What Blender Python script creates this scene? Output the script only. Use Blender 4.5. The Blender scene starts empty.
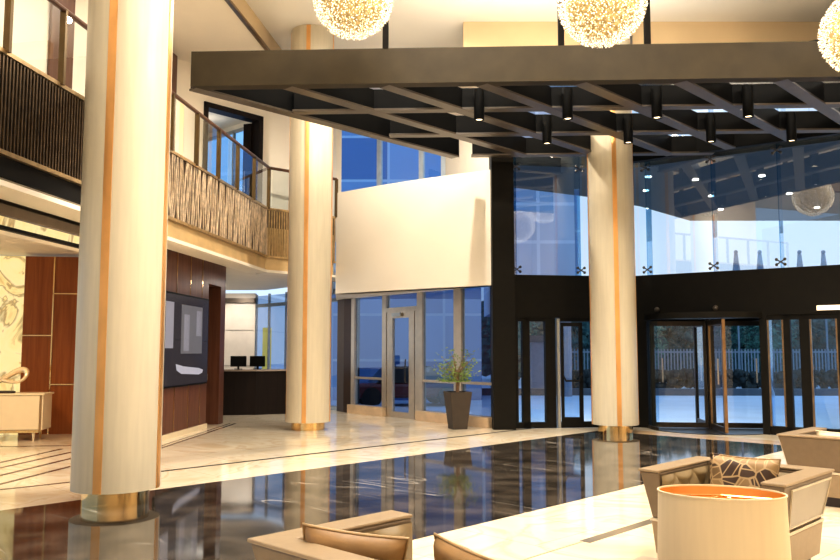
import bpy, math, random
from mathutils import Vector, Matrix
random.seed(7)
PI = math.pi
SC = bpy.context.scene
COL = SC.collection

# ------------------------------------------------------------------ helpers
class MB:
    """collects geometry (world or local coordinates) for ONE mesh object"""
    def __init__(s): s.v = []; s.f = []
    def add(s, vs, fs):
        o = len(s.v); s.v += [tuple(p) for p in vs]; s.f += [tuple(i + o for i in f) for f in fs]; return s
    def box(s, c, d, rz=0, M=None):
        hx, hy, hz = d[0]/2, d[1]/2, d[2]/2; cs, sn = math.cos(rz), math.sin(rz); vs = []
        for z in (-hz, hz):
            for x, y in ((-hx,-hy),(hx,-hy),(hx,hy),(-hx,hy)):
                if M is not None: vs.append(tuple(Vector(c) + M @ Vector((x,y,z))))
                else: vs.append((c[0]+x*cs-y*sn, c[1]+x*sn+y*cs, c[2]+z))
        return s.add(vs, [(3,2,1,0),(4,5,6,7),(0,1,5,4),(1,2,6,5),(2,3,7,6),(3,0,4,7)])
    def prism(s, pts, z0, z1):
        n = len(pts)
        a = sum(pts[i][0]*pts[(i+1)%n][1]-pts[(i+1)%n][0]*pts[i][1] for i in range(n))
        if a < 0: pts = pts[::-1]
        vs = [(x,y,z0) for x,y in pts] + [(x,y,z1) for x,y in pts]
        return s.add(vs, [tuple(range(n-1,-1,-1)), tuple(range(n,2*n))] + [(i,(i+1)%n,n+(i+1)%n,n+i) for i in range(n)])
    def wall(s, A, B, z0, z1, t):
        """vertical slab from A to B, thickness t to the left of A->B (negative: right)"""
        dx, dy = B[0]-A[0], B[1]-A[1]; L = math.hypot(dx,dy); nx, ny = -dy/L*t, dx/L*t
        return s.prism([A, B, (B[0]+nx,B[1]+ny), (A[0]+nx,A[1]+ny)], z0, z1)
    def quad(s, A, B, z0, z1):
        return s.add([(A[0],A[1],z0),(B[0],B[1],z0),(B[0],B[1],z1),(A[0],A[1],z1)], [(0,1,2,3)])
    def tube(s, path, r, n=8, close=False, cap=True):
        P = [Vector(p) for p in path]; m = len(P); R = r if isinstance(r,(list,tuple)) else [r]*m
        vs = []; up = None
        for i in range(m):
            if close: t = P[(i+1)%m]-P[i-1]
            else: t = P[min(i+1,m-1)]-P[max(i-1,0)]
            t.normalize()
            if up is None: up = t.orthogonal().normalized()
            else:
                up = up - t*up.dot(t)
                up = up.normalized() if up.length > 1e-6 else t.orthogonal().normalized()
            b = t.cross(up)
            for k in range(n):
                a = 2*PI*k/n; vs.append(tuple(P[i]+(up*math.cos(a)+b*math.sin(a))*R[i]))
        fs = []
        for i in range(m if close else m-1):
            j = (i+1)%m
            for k in range(n): fs.append((i*n+k, i*n+(k+1)%n, j*n+(k+1)%n, j*n+k))
        if cap and not close: fs += [tuple(range(n-1,-1,-1)), tuple((m-1)*n+k for k in range(n))]
        return s.add(vs, fs)
    def lathe(s, c, prof, n=48, sx=1, sy=1, rz=0, cap=True, a0=0, a1=2*PI):
        full = abs(a1-a0-2*PI) < 1e-6; cnt = n if full else n+1
        vs = []; cs, sn = math.cos(rz), math.sin(rz)
        for r, z in prof:
            for k in range(cnt):
                a = a0+(a1-a0)*k/n; x, y = r*math.cos(a)*sx, r*math.sin(a)*sy
                vs.append((c[0]+x*cs-y*sn, c[1]+x*sn+y*cs, c[2]+z))
        fs = []
        for i in range(len(prof)-1):
            for k in range(n):
                k2 = (k+1)%cnt; fs.append((i*cnt+k, i*cnt+k2, (i+1)*cnt+k2, (i+1)*cnt+k))
        if cap and full: fs += [tuple(range(cnt-1,-1,-1)), tuple((len(prof)-1)*cnt+k for k in range(cnt))]
        return s.add(vs, fs)
    def sphere(s, c, r, n=16, m=10, sx=1, sy=1, sz=1):
        vs = [(c[0],c[1],c[2]-r*sz)]
        for i in range(1,m):
            p = -PI/2+PI*i/m
            for k in range(n):
                a = 2*PI*k/n; vs.append((c[0]+r*sx*math.cos(p)*math.cos(a), c[1]+r*sy*math.cos(p)*math.sin(a), c[2]+r*sz*math.sin(p)))
        vs.append((c[0],c[1],c[2]+r*sz)); T = len(vs)-1
        fs = [(0,1+(k+1)%n,1+k) for k in range(n)]
        for i in range(m-2):
            for k in range(n): fs.append((1+i*n+k,1+i*n+(k+1)%n,1+(i+1)*n+(k+1)%n,1+(i+1)*n+k))
        fs += [(T,1+(m-2)*n+k,1+(m-2)*n+(k+1)%n) for k in range(n)]
        return s.add(vs, fs)
    def grid(s, fn, nu, nv):
        vs = [fn(i/nu, j/nv) for j in range(nv+1) for i in range(nu+1)]
        return s.add(vs, [(j*(nu+1)+i, j*(nu+1)+i+1, (j+1)*(nu+1)+i+1, (j+1)*(nu+1)+i) for j in range(nv) for i in range(nu)])
    def build(s, name, m, parent=None, local=False, smooth=None, bevel=0):
        vs = s.v
        if parent is not None and not local:
            inv = inv_of(parent); vs = [tuple(inv @ Vector(p)) for p in vs]
        me = bpy.data.meshes.new(name); me.from_pydata(vs, [], s.f); me.update()
        me.materials.append(m)
        if smooth:
            me.shade_smooth()
            try: me.set_sharp_from_angle(angle=math.radians(smooth))
            except Exception: pass
        o = bpy.data.objects.new(name, me); COL.objects.link(o)
        if parent is not None: o.parent = parent
        if bevel:
            b = o.modifiers.new('bevel','BEVEL'); b.width = bevel; b.segments = 2; b.limit_method = 'ANGLE'; b.angle_limit = math.radians(40)
        return o
def mat_of(o):
    return Matrix.Translation(o.location) @ Matrix.Rotation(o.rotation_euler.z, 4, 'Z')
def inv_of(o):
    M = mat_of(o); p = o.parent
    while p is not None: M = mat_of(p) @ M; p = p.parent
    return M.inverted()
def thing(name, label, cat, loc=(0,0,0), rz=0, group=None):
    o = bpy.data.objects.new(name, None); COL.objects.link(o); o.empty_display_size = .2
    o.location = loc; o.rotation_euler = (0,0,rz); return tag(o, label, cat, group)
def tag(o, label, cat, group=None):
    o['label'] = label; o['category'] = cat; o['kind'] = 'thing'
    if group: o['group'] = group
    return o
def st(o): o['kind'] = 'structure'; return o
def sgroup(name, loc=(0,0,0)):
    o = bpy.data.objects.new(name, None); COL.objects.link(o); o.location = loc; o['kind'] = 'structure'; return o
def dup(root, loc, rz=None, label=None):
    r = root.copy(); COL.objects.link(r); r.location = loc
    if rz is not None: r.rotation_euler = (0,0,rz)
    if label: r['label'] = label
    for ch in list(root.children):
        c = ch.copy(); COL.objects.link(c); c.parent = r
        for g in list(ch.children):
            d = g.copy(); COL.objects.link(d); d.parent = c
    return r
def along(A, dirv, t, off=0):
    """point at distance t from A along unit dirv, pushed off to the left-hand normal"""
    return (A[0]+dirv[0]*t-dirv[1]*off, A[1]+dirv[1]*t+dirv[0]*off)
def unit(A, B):
    L = math.hypot(B[0]-A[0],B[1]-A[1]); return ((B[0]-A[0])/L,(B[1]-A[1])/L), L

# ------------------------------------------------------------------ materials
def nodes_of(name):
    m = bpy.data.materials.new(name); m.use_nodes = True
    nt = m.node_tree; b = nt.nodes['Principled BSDF']; return m, nt, b
def N(nt, t, **kw):
    n = nt.nodes.new(t)
    for k, v in kw.items():
        if k in n.inputs: n.inputs[k].default_value = v
        else: setattr(n, k, v)
    return n
def coords(nt, scale=(1,1,1), rot=(0,0,0)):
    tc = N(nt,'ShaderNodeTexCoord'); mp = N(nt,'ShaderNodeMapping'); mp.inputs['Scale'].default_value = scale; mp.inputs['Rotation'].default_value = rot
    nt.links.new(tc.outputs['Object'], mp.inputs['Vector']); return mp.outputs['Vector']
def ramp(nt, fac, stops):
    r = N(nt,'ShaderNodeValToRGB'); e = r.color_ramp.elements
    while len(e) < len(stops): e.new(.5)
    for i,(p,c) in enumerate(stops): e[i].position = p; e[i].color = (*c,1)
    nt.links.new(fac, r.inputs['Fac']); return r.outputs['Color']
def mat(name, c, rough=.5, metal=0, var=.08, scale=6, stretch=(1,1,1), emit=None, es=0, coat=0, bump=0, spec=.5, trans=0):
    m, nt, b = nodes_of(name)
    no = N(nt,'ShaderNodeTexNoise'); no.inputs['Scale'].default_value = scale; no.inputs['Detail'].default_value = 4
    nt.links.new(coords(nt, stretch), no.inputs['Vector'])
    lo = tuple(max(0,x*(1-var)) for x in c); hi = tuple(min(1,x*(1+var)) for x in c)
    nt.links.new(ramp(nt, no.outputs['Fac'], [(.3,lo),(.7,hi)]), b.inputs['Base Color'])
    b.inputs['Roughness'].default_value = rough; b.inputs['Metallic'].default_value = metal
    b.inputs['Coat Weight'].default_value = coat; b.inputs['Coat Roughness'].default_value = .08
    b.inputs['Specular IOR Level'].default_value = spec
    if emit: b.inputs['Emission Color'].default_value = (*emit,1); b.inputs['Emission Strength'].default_value = es
    if bump:
        bp = N(nt,'ShaderNodeBump'); bp.inputs['Strength'].default_value = bump; bp.inputs['Distance'].default_value = .01
        nt.links.new(no.outputs['Fac'], bp.inputs['Height']); nt.links.new(bp.outputs['Normal'], b.inputs['Normal'])
    return m
def marble_cream():
    m, nt, b = nodes_of('cream_marble'); v = coords(nt, (1,1,1), (0,0,.8))
    n1 = N(nt,'ShaderNodeTexNoise'); n1.inputs['Scale'].default_value = .55; n1.inputs['Detail'].default_value = 8; n1.inputs['Distortion'].default_value = 1.6
    nt.links.new(v, n1.inputs['Vector'])
    c1 = ramp(nt, n1.outputs['Fac'], [(.35,(.80,.66,.47)),(.47,(.90,.80,.63)),(.5,(.80,.66,.48)),(.53,(.90,.80,.64)),(.7,(.84,.72,.54))])
    br = N(nt,'ShaderNodeTexBrick'); br.offset = .5; br.inputs['Scale'].default_value = 1; br.inputs['Mortar Size'].default_value = .004
    br.inputs['Brick Width'].default_value = 1.2; br.inputs['Row Height'].default_value = .9
    br.inputs['Color1'].default_value = (1,1,1,1); br.inputs['Color2'].default_value = (.95,.94,.92,1); br.inputs['Mortar'].default_value = (.72,.66,.58,1)
    nt.links.new(v, br.inputs['Vector'])
    mx = N(nt,'ShaderNodeMix', data_type='RGBA', blend_type='MULTIPLY'); mx.inputs['Factor'].default_value = 1
    nt.links.new(c1, mx.inputs[6]); nt.links.new(br.outputs['Color'], mx.inputs[7]); nt.links.new(mx.outputs[2], b.inputs['Base Color'])
    b.inputs['Roughness'].default_value = .09; return m
def marble_dark():
    m, nt, b = nodes_of('dark_marble'); v = coords(nt, (1,1,1), (0,0,.35))
    def vein(scale, rot, w):
        rt = N(nt,'ShaderNodeMapping'); rt.inputs['Rotation'].default_value = (0,0,rot); nt.links.new(coords(nt), rt.inputs['Vector'])
        sc2 = N(nt,'ShaderNodeMapping'); sc2.inputs['Scale'].default_value = (.16,1,1); nt.links.new(rt.outputs['Vector'], sc2.inputs['Vector']); vv = sc2.outputs['Vector']
        n = N(nt,'ShaderNodeTexNoise'); n.inputs['Scale'].default_value = scale; n.inputs['Detail'].default_value = 2.5; n.inputs['Distortion'].default_value = 0
        nt.links.new(vv, n.inputs['Vector'])
        return ramp(nt, n.outputs['Fac'], [(.5-w,(0,0,0)),(.5,(1,1,1)),(.5+w,(0,0,0))])
    a, c = vein(.9, .72, .004), vein(1.3, .86, .003)
    k = N(nt,'ShaderNodeTexNoise'); k.inputs['Scale'].default_value = .7; nt.links.new(v, k.inputs['Vector'])
    msk = ramp(nt, k.outputs['Fac'], [(.48,(0,0,0)),(.6,(1,1,1))])
    mm = N(nt,'ShaderNodeMix', data_type='RGBA', blend_type='ADD'); mm.inputs['Factor'].default_value = 1
    nt.links.new(a, mm.inputs[6]); nt.links.new(c, mm.inputs[7])
    m2 = N(nt,'ShaderNodeMix', data_type='RGBA', blend_type='MULTIPLY'); m2.inputs['Factor'].default_value = 1
    nt.links.new(mm.outputs[2], m2.inputs[6]); nt.links.new(msk, m2.inputs[7])
    cl = N(nt,'ShaderNodeTexNoise'); cl.inputs['Scale'].default_value = 2.2; cl.inputs['Detail'].default_value = 8; nt.links.new(v, cl.inputs['Vector'])
    base = ramp(nt, cl.outputs['Fac'], [(.35,(.022,.018,.014)),(.5,(.05,.04,.031)),(.7,(.11,.088,.068))])
    m3 = N(nt,'ShaderNodeMix', data_type='RGBA', blend_type='MIX'); nt.links.new(m2.outputs[2], m3.inputs['Factor'])
    nt.links.new(base, m3.inputs[6]); m3.inputs[7].default_value = (.42,.38,.33,1)
    nt.links.new(m3.outputs[2], b.inputs['Base Color'])
    b.inputs['Roughness'].default_value = .05; b.inputs['IOR'].default_value = 1.75; return m
def wood(name, c1, c2, rough=.35, sc=3, vertical=True):
    m, nt, b = nodes_of(name); v = coords(nt, (1,1,.06) if vertical else (.06,1,1))
    n = N(nt,'ShaderNodeTexNoise'); n.inputs['Scale'].default_value = sc*5; n.inputs['Detail'].default_value = 6; n.inputs['Distortion'].default_value = .6
    nt.links.new(v, n.inputs['Vector']); nt.links.new(ramp(nt, n.outputs['Fac'], [(.3,c1),(.7,c2)]), b.inputs['Base Color'])
    b.inputs['Roughness'].default_value = rough; b.inputs['Specular IOR Level'].default_value = .2; return m
def glass(name, tint, refl=.07, mul=.9):
    m = bpy.data.materials.new(name); m.use_nodes = True; nt = m.node_tree; nt.nodes.clear()
    out = N(nt,'ShaderNodeOutputMaterial'); tr = N(nt,'ShaderNodeBsdfTransparent'); tr.inputs['Color'].default_value = (*tint,1)
    gl = N(nt,'ShaderNodeBsdfGlossy'); gl.inputs['Roughness'].default_value = 0; gl.inputs['Color'].default_value = (.95,.97,1,1)
    lw = N(nt,'ShaderNodeLayerWeight'); lw.inputs['Blend'].default_value = .5
    pw = N(nt,'ShaderNodeMath', operation='POWER'); pw.inputs[1].default_value = 4; nt.links.new(lw.outputs['Facing'], pw.inputs[0])
    ma = N(nt,'ShaderNodeMath', operation='MULTIPLY_ADD'); ma.inputs[1].default_value = mul; ma.inputs[2].default_value = refl; ma.use_clamp = True
    nt.links.new(pw.outputs[0], ma.inputs[0])
    mx = N(nt,'ShaderNodeMixShader'); nt.links.new(ma.outputs[0], mx.inputs[0]); nt.links.new(tr.outputs[0], mx.inputs[1]); nt.links.new(gl.outputs[0], mx.inputs[2])
    nt.links.new(mx.outputs[0], out.inputs[0]); return m
def onyx(name, es):
    m, nt, b = nodes_of(name); v = coords(nt, (1,1,1), (.3,.2,.5))
    n = N(nt,'ShaderNodeTexNoise'); n.inputs['Scale'].default_value = 1.1; n.inputs['Detail'].default_value = 5; n.inputs['Distortion'].default_value = 2.2
    nt.links.new(v, n.inputs['Vector'])
    c = ramp(nt, n.outputs['Fac'], [(.28,(.75,.48,.16)),(.40,(1,.80,.36)),(.445,(.42,.26,.10)),(.47,(.62,.50,.26)),(.51,(1,.84,.44)),(.62,(1,.80,.36)),(.66,(.50,.36,.15)),(.70,(.95,.72,.3))])
    b.inputs['Base Color'].default_value = (.25,.18,.08,1); nt.links.new(c, b.inputs['Emission Color']); b.inputs['Emission Strength'].default_value = es
    b.inputs['Roughness'].default_value = .2; return m
def leaf_fabric():
    m, nt, b = nodes_of('leaf_fabric'); v = coords(nt, (1,1,1))
    vo = N(nt,'ShaderNodeTexVoronoi'); vo.inputs['Scale'].default_value = 8.0; nt.links.new(v, vo.inputs['Vector'])
    ve = N(nt,'ShaderNodeTexVoronoi', feature='DISTANCE_TO_EDGE'); ve.inputs['Scale'].default_value = 8.0; nt.links.new(v, ve.inputs['Vector'])
    base = ramp(nt, vo.outputs['Color'], [(.0,(.04,.018,.009)),(.55,(.06,.028,.013)),(.62,(.27,.17,.075)),(1,(.34,.22,.10))])
    # leaf ribs: stripes turned differently in each cell
    vr = N(nt,'ShaderNodeVectorRotate', rotation_type='Y_AXIS'); nt.links.new(v, vr.inputs['Vector'])
    ml = N(nt,'ShaderNodeMath', operation='MULTIPLY'); ml.inputs[1].default_value = 9; nt.links.new(vo.outputs['Color'], ml.inputs[0]); nt.links.new(ml.outputs[0], vr.inputs['Angle'])
    wv = N(nt,'ShaderNodeTexWave'); wv.inputs['Scale'].default_value = 5; nt.links.new(vr.outputs['Vector'], wv.inputs['Vector'])
    rib = ramp(nt, wv.outputs['Fac'], [(.93,(0,0,0)),(.98,(1,1,1))])
    edge = ramp(nt, ve.outputs['Distance'], [(.03,(1,1,1)),(.06,(0,0,0))])
    mm = N(nt,'ShaderNodeMix', data_type='RGBA', blend_type='LIGHTEN'); mm.inputs['Factor'].default_value = 1; nt.links.new(rib, mm.inputs[6]); nt.links.new(edge, mm.inputs[7])
    mx = N(nt,'ShaderNodeMix', data_type='RGBA'); nt.links.new(mm.outputs[2], mx.inputs['Factor']); nt.links.new(base, mx.inputs[6]); mx.inputs[7].default_value = (.42,.29,.15,1)
    nt.links.new(mx.outputs[2], b.inputs['Base Color']); b.inputs['Roughness'].default_value = .5; return m
def emis(name, c, s):
    m, nt, b = nodes_of(name); b.inputs['Base Color'].default_value = (*c,1); b.inputs['Emission Color'].default_value = (*c,1); b.inputs['Emission Strength'].default_value = s; return m

CREAM_MARBLE = marble_cream(); DARK_MARBLE = marble_dark()
WALL = mat('cream_plaster', (.86,.78,.66), .7, var=.02, scale=1.5)
WALL_W = mat('pale_plaster', (.92,.85,.74), .6, var=.015, scale=1)
CEIL = mat('ceiling_paint', (.88,.84,.76), .8, var=.02, scale=.6)
TAN = mat('tan_plaster', (.70,.54,.33), .7, var=.05, scale=1)
COLST = mat('column_glaze', (.62,.555,.43), .38, var=.05, scale=3, stretch=(6,6,.45), coat=.12)
GOLD = mat('gold_metal', (.85,.47,.18), .3, .7, var=.12, scale=4, stretch=(1,1,.5))
BRASS = mat('polished_brass', (.78,.55,.26), .12, 1, var=.1)
BLACKM = mat('canopy_metal', (.042,.031,.016), .5, .0, var=.15, scale=3, spec=.2)
UNDERLIT = mat('lit_underside_metal', (.085,.066,.048), .35, .0, var=.1, spec=.6)  # floor bounce on the beam undersides, put into a paler metal
BLACKC = mat('can_black', (.005,.005,.005), .5, spec=.1)  # black of the cans; on canopy webs it holds the coffer shade
DARKM = mat('portal_metal', (.009,.0075,.005), .5, 0, var=.15, spec=.15)
BRZD = mat('dark_bronze', (.05,.038,.028), .35, .6, var=.2)
BRONZE = mat('bronze_metal', (.30,.19,.10), .3, .9, var=.2)
SLAT = mat('slat_bronze', (.68,.54,.39), .4, .3, var=.3, scale=9)
SLATG = mat('slat_gold', (.55,.40,.22), .3, .8, var=.2, scale=9)
BACKW = mat('backing_brown', (.17,.12,.08), .5, var=.2)
BACKP = mat('backing_dark', (.006,.006,.006), .3, var=.3, spec=.2)
POSTM = mat('post_bronze', (.13,.085,.035), .35, .7, var=.1)
SLATD = mat('slat_dark', (.13,.085,.045), .3, .7, var=.3, scale=9)
RAILW = mat('handrail_wood', (.10,.045,.025), .3)
WALN = wood('walnut_red', (.25,.075,.020), (.36,.12,.034), .35)
WALD = wood('walnut_dark', (.115,.045,.026), (.18,.076,.044), .35)
ESPR = wood('espresso_wood', (.010,.006,.005), (.018,.011,.008), .5)
ALU = mat('champagne_aluminium', (.55,.46,.36), .35, .6, var=.06)
ALUG = mat('grey_aluminium', (.42,.42,.40), .35, .6)
STONE = mat('sill_stone', (.62,.46,.30), .3, var=.15, scale=3)
STONEW = mat('stone_panel', (.62,.56,.50), .35, var=.1, scale=2)
TANST = mat('entrance_stone', (.50,.36,.22), .25, var=.15, scale=5)
GLASS = glass('clear_glass', (.88,.94,.99), .11)
GLASSB = glass('tinted_glass', (.50,.68,.92), .09)
GLASSC = glass('reflection_blue_glass', (.42,.70,.98), .06)
GLASSD = glass('door_glass', (.62,.82,.98), .09)
GLASSS = glass('storefront_glass', (.32,.43,.60), .14)
GLASSU = glass('coated_glass', (.90,.95,.99), .22)
GLASSR = glass('railing_glass', (.90,.95,.96), .15, 1.2)
MIRR = mat('smoked_mirror', (.20,.17,.15), .08, .9)
ONYX = onyx('backlit_onyx', .85); ONYXB = onyx('onyx_band', .8)
DARK = mat('dark_void', (.008,.007,.006), .6, spec=.15)
TAUPE = mat('taupe_leather', (.165,.115,.07), .42, var=.05, scale=20, bump=.05)
TAUPEL = mat('pale_leather', (.30,.22,.135), .4, var=.05, scale=20, bump=.05)
TUFT = mat('tufted_leather', (.25,.185,.10), .38, var=.05, scale=10)
PANELG = mat('grey_panel', (.28,.24,.19), .3, var=.05)
PIPING = mat('cream_piping', (.60,.52,.40), .4)
PLINTH = mat('dark_plinth', (.03,.015,.01), .35)
GOLDF = mat('gold_satin', (.36,.215,.095), .38, var=.15, scale=7, bump=.3)
GOLDP = mat('gold_piping', (.42,.28,.14), .4)
CREAMF = mat('cream_fabric', (.80,.68,.48), .6, var=.05, scale=30)
LEAF_F = leaf_fabric()
SHADE_O = mat('shade_fabric', (.70,.58,.40), .7, var=.03, scale=40, stretch=(1,1,.05), emit=(1,.72,.40), es=.05)
SHADE_I = mat('shade_lining', (.55,.22,.035), .45, var=.05, emit=(1,.40,.06), es=.10)
TABLEG = mat('table_top', (.34,.28,.21), .3, var=.05)
LACQD = mat('lacquer_gap', (.30,.20,.10), .5)
LACQ = mat('cream_lacquer', (.80,.68,.48), .25, var=.02)
SCULPT = mat('pale_gold_leaf', (.85,.68,.45), .25, .4)
POTM = mat('brown_planter', (.055,.040,.030), .55, var=.1)
SOIL = mat('soil', (.03,.02,.012), .9, var=.3, scale=30)
BARK = mat('bark', (.30,.18,.11), .8, var=.25, scale=30)
LEAFM = mat('leaf_green', (.20,.28,.06), .5, var=.4, scale=3)
OAK = mat('tree_green', (.06,.21,.17), .8, var=.5, scale=4)
OAK2 = mat('tree_green_dark', (.035,.11,.11), .8, var=.5, scale=4)
HEDGE = mat('hedge_green', (.022,.035,.035), .85, var=.5, scale=8)
ASPH = mat('pale_asphalt', (.60,.68,.78), .7, var=.06, scale=.6)
KERB = mat('kerb_dark', (.10,.13,.16), .8)
GREYB = mat('grey_building', (.25,.30,.37), .7)
SOFF = mat('soffit_dark', (.05,.055,.06), .5, var=.1)
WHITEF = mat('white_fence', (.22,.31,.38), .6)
FLAG = mat('flag_cloth', (.20,.30,.42), .7, var=.2)
CARR = mat('car_paint_red', (.20,.02,.02), .25, coat=.5)
CARG = mat('car_window', (.02,.03,.04), .1)
TYRE = mat('tyre_rubber', (.015,.015,.015), .8)
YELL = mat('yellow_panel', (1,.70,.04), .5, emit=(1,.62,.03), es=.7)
CABLE = mat('cable_black', (.009,.007,.005), .6, spec=.08)
LENS = emis('lamp_lens', (1,.78,.50), 6)
LENSW = emis('soffit_lens', (1,.93,.8), 9)
STEEL = mat('fitting_steel', (.10,.09,.08), .3, .8)
SCREEN = mat('screen_glass', (.012,.011,.012), .2, var=.3, scale=1.2, emit=(.10,.08,.09), es=.35, spec=.1)
PIC = mat('screen_picture_pale', (.10,.10,.12), .3, var=.1, emit=(.30,.28,.31), es=.8)
PICD = mat('screen_picture_mid', (.03,.03,.03), .3, var=.4, scale=5, emit=(.20,.18,.18), es=.7)
def facade_mat():
    m, nt, b = nodes_of('blue_curtain_wall'); v = coords(nt, (1,1,1), (PI/2,0,0))
    br = N(nt,'ShaderNodeTexBrick'); br.offset = 0; br.inputs['Scale'].default_value = 1; br.inputs['Mortar Size'].default_value = .05
    br.inputs['Brick Width'].default_value = 2.1; br.inputs['Row Height'].default_value = 1.7; br.inputs['Bias'].default_value = -.1
    br.inputs['Color1'].default_value = (.07,.18,.45,1); br.inputs['Color2'].default_value = (.30,.50,.82,1); br.inputs['Mortar'].default_value = (.45,.60,.80,1)
    nt.links.new(v, br.inputs['Vector']); nt.links.new(br.outputs['Color'], b.inputs['Base Color']); b.inputs['Roughness'].default_value = .35
    return m
FACADE = facade_mat()
FACADE2 = FACADE.copy(); FACADE2.name = 'pale_blue_facade'
for n_ in FACADE2.node_tree.nodes:
    if n_.type == 'TEX_BRICK':
        n_.inputs['Color1'].default_value = (.26,.40,.62,1); n_.inputs['Color2'].default_value = (.36,.52,.74,1); n_.inputs['Mortar'].default_value = (.5,.65,.85,1); n_.inputs['Brick Width'].default_value = 1.7; n_.inputs['Row Height'].default_value = 1.55; n_.inputs['Mortar Size'].default_value = .07

# ------------------------------------------------------------------ building grid
d = (.695,.719); p = (.719,-.695)                     # the two directions of the floor grid
A = (1.95,16.75); B = (3.85,17.05)                    # left bay of the entrance
dL, LL = unit(A, B)
R0 = (4.5,17.1); dR = (.82,-.572)                                # right bay of the entrance
Rp = lambda t, off=0: along(R0, dR, t, off)
Lp = lambda t, off=0: along(A, dL, t, off)
S0 = (-1.77,21.07); S1 = (1.55,16.9); dS, LS = unit(S0, S1)
Sp = lambda t, off=0: along(S0, dS, t, off)
bx = lambda y: -5.43+.108*y                            # balcony edge line
CEILH, MEZZ, GT = 8.4, 8.0, 7.42

# ---- floor
fl = MB(); poly = [(-16,-6),(13.5,-6),Rp(10.9),Rp(-.25),B,A,(1.5,17.1),Sp(LS),S0,(-2.2,21.6),(-2.2,22.2),(-4.85,25.2),(-16,25.2)]
fl.prism(poly, -.2, 0); st(fl.build('floor', CREAM_MARBLE))
U0 = (-1.79,10.72)
def strip(name, o, t0, t1, w0, w1, m, z=.004):
    q = [(o[0]+d[0]*t+p[0]*w, o[1]+d[1]*t+p[1]*w) for t,w in ((t0,w0),(t1,w0),(t1,w1),(t0,w1))]
    return st(MB().prism(q, .0, z).build(name, m))
strip('trim_1', U0, -14, 7.75, 0, 3.85, DARK_MARBLE)
strip('trim_2', U0, 7.75, 8.35, .1, 4.6, TANST)
strip('trim_3', U0, -1.3, 7.2, -1.32, -1.26, DARK)
seg = (1.35,6.93); strip('trim_4', seg, 0, 4.2, 0, .10, mat('inlay_grey',(.20,.17,.13),.2)); strip('trim_5', seg, -4, 0, .02, .035, mat('inlay_seam',(.45,.35,.24),.3))
dk = mat('inlay_brown', (.10,.06,.04), .15)
def gline(name, P, Q, w):
    st(MB().wall(P, Q, 0, .004, w).build(name, dk))
bd = (.107,.994)
for i,((xa,ya),(xb,yb)) in enumerate((((-6.02,11.66),(-5.84,13.3)),((-5.75,11.07),(-5.50,12.9)),((-5.40,10.38),(-5.16,12.3)),((-5.04,9.73),(-4.80,11.5)))):
    gline('trim_%d'%(6+i), (xb+(xa-xb)*3.2, yb+(ya-yb)*3.2), (xb,yb), .06)
gline('trim_10', (-6.6,7.8), (-4.1,10.1), .05)
gline('trim_11', (-9.5,13.35), (-5.2,13.8), .06)
gline('trim_12', (-4.30,12.4), (-4.06,17.9), .05); gline('trim_13', (-4.42,12.4), (-4.20,17.95), .03)

# ---- walls
st(MB().wall((-16,-6),(13.5,-6),0,CEILH,-.2).build('wall_back', WALL))
st(MB().wall((13.5,-6),Rp(10.9),0,CEILH,-.2).build('wall_right', WALL))
# walnut wall with onyx at the far left (under the balcony)
w0, w1 = (-12.0,14.9), (-4.95,16.0); dw, lw = unit(w0, w1)
ow = 4.33
pw_ = sgroup('wall_left')
MB().wall(along(w0,dw,ow), w1, 0, 3.45, .2).build('walnut_panel', WALN, pw_)
sm = MB()
for t,z0,z1 in ((4.86,0,3.45),(5.6,0,3.45)): sm.wall(along(w0,dw,t),along(w0,dw,t+.025),z0,z1,-.012)
for t0_,t1_,z in ((ow,4.86,1.89),(4.86,5.6,2.71),(4.86,5.6,.94),(5.6,7.1,1.89)): sm.wall(along(w0,dw,t0_),along(w0,dw,t1_),z,z+.022,-.012)
sm.build('brass_strip', BRASS, pw_)
st(MB().wall(w0, along(w0,dw,ow), 0, 3.45, .2).build('onyx_wall', ONYX))
# TV wall
T0, T1 = (-4.66,13.6), (-4.40,18.06); dT, lT = unit(T0, T1)
tv = sgroup('wall_inner')
Tp = lambda y, off=0: (T0[0]+(y-T0[1])*dT[0]/dT[1]-off*dT[1], y+off*dT[0])
def tw(y0,y1,z0,z1,m,nm,t=.25): return MB().wall(Tp(y0),Tp(y1),z0,z1,t).build(nm,m,tv)
tw(13.6,16.88,0,3.5,WALD,'walnut_panel'); tw(16.88,17.72,3.02,3.5,WALD,'lintel'); tw(17.72,18.06,0,3.5,WALD,'door_jamb',.6)
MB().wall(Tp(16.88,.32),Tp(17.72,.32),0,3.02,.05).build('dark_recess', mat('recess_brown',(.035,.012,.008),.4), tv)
sm = MB()
for y in (14.25,15.0,15.75,16.45):
    sm.wall(Tp(y),Tp(y+.02),0,3.5,-.008)
sm.build('brass_strip', BRASS, tv)
MB().wall(Tp(13.6,-.03),Tp(16.88,-.03),0,.10,.05).build('plinth', LACQ, tv)
# back rooms by the desk
st(MB().wall((-9,25),(-5.15,25),0,3.4,.2).build('wall_rear', STONEW))
sm = MB()
for z in (1.15,2.25): sm.box((-7.1,24.985,z),(3.8,.02,.015))
st(sm.build('trim_14', mat('joint_grey',(.3,.27,.24),.5)))
st(MB().box((-7.1,24.9,3.17),(3.9,.12,.14)).build('trim_15', BRZD))
g0, g1 = (-5.15,25),(-2.2,21.75); dg, lg = unit(g0,g1)
win = sgroup('window_1')
MB().quad(g0,g1,.1,3.3).build('glass_pane', GLASSS, win)
fr = MB()
for t in (0,.75,1.7,2.6,3.5,lg-.06): fr.wall(along(g0,dg,t),along(g0,dg,t+.06),0,3.35,.06)
fr.wall(g0,g1,2.95,3.05,.05); fr.wall(g0,g1,0,.12,.06); fr.build('window_frame', ALUG, win)
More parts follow.
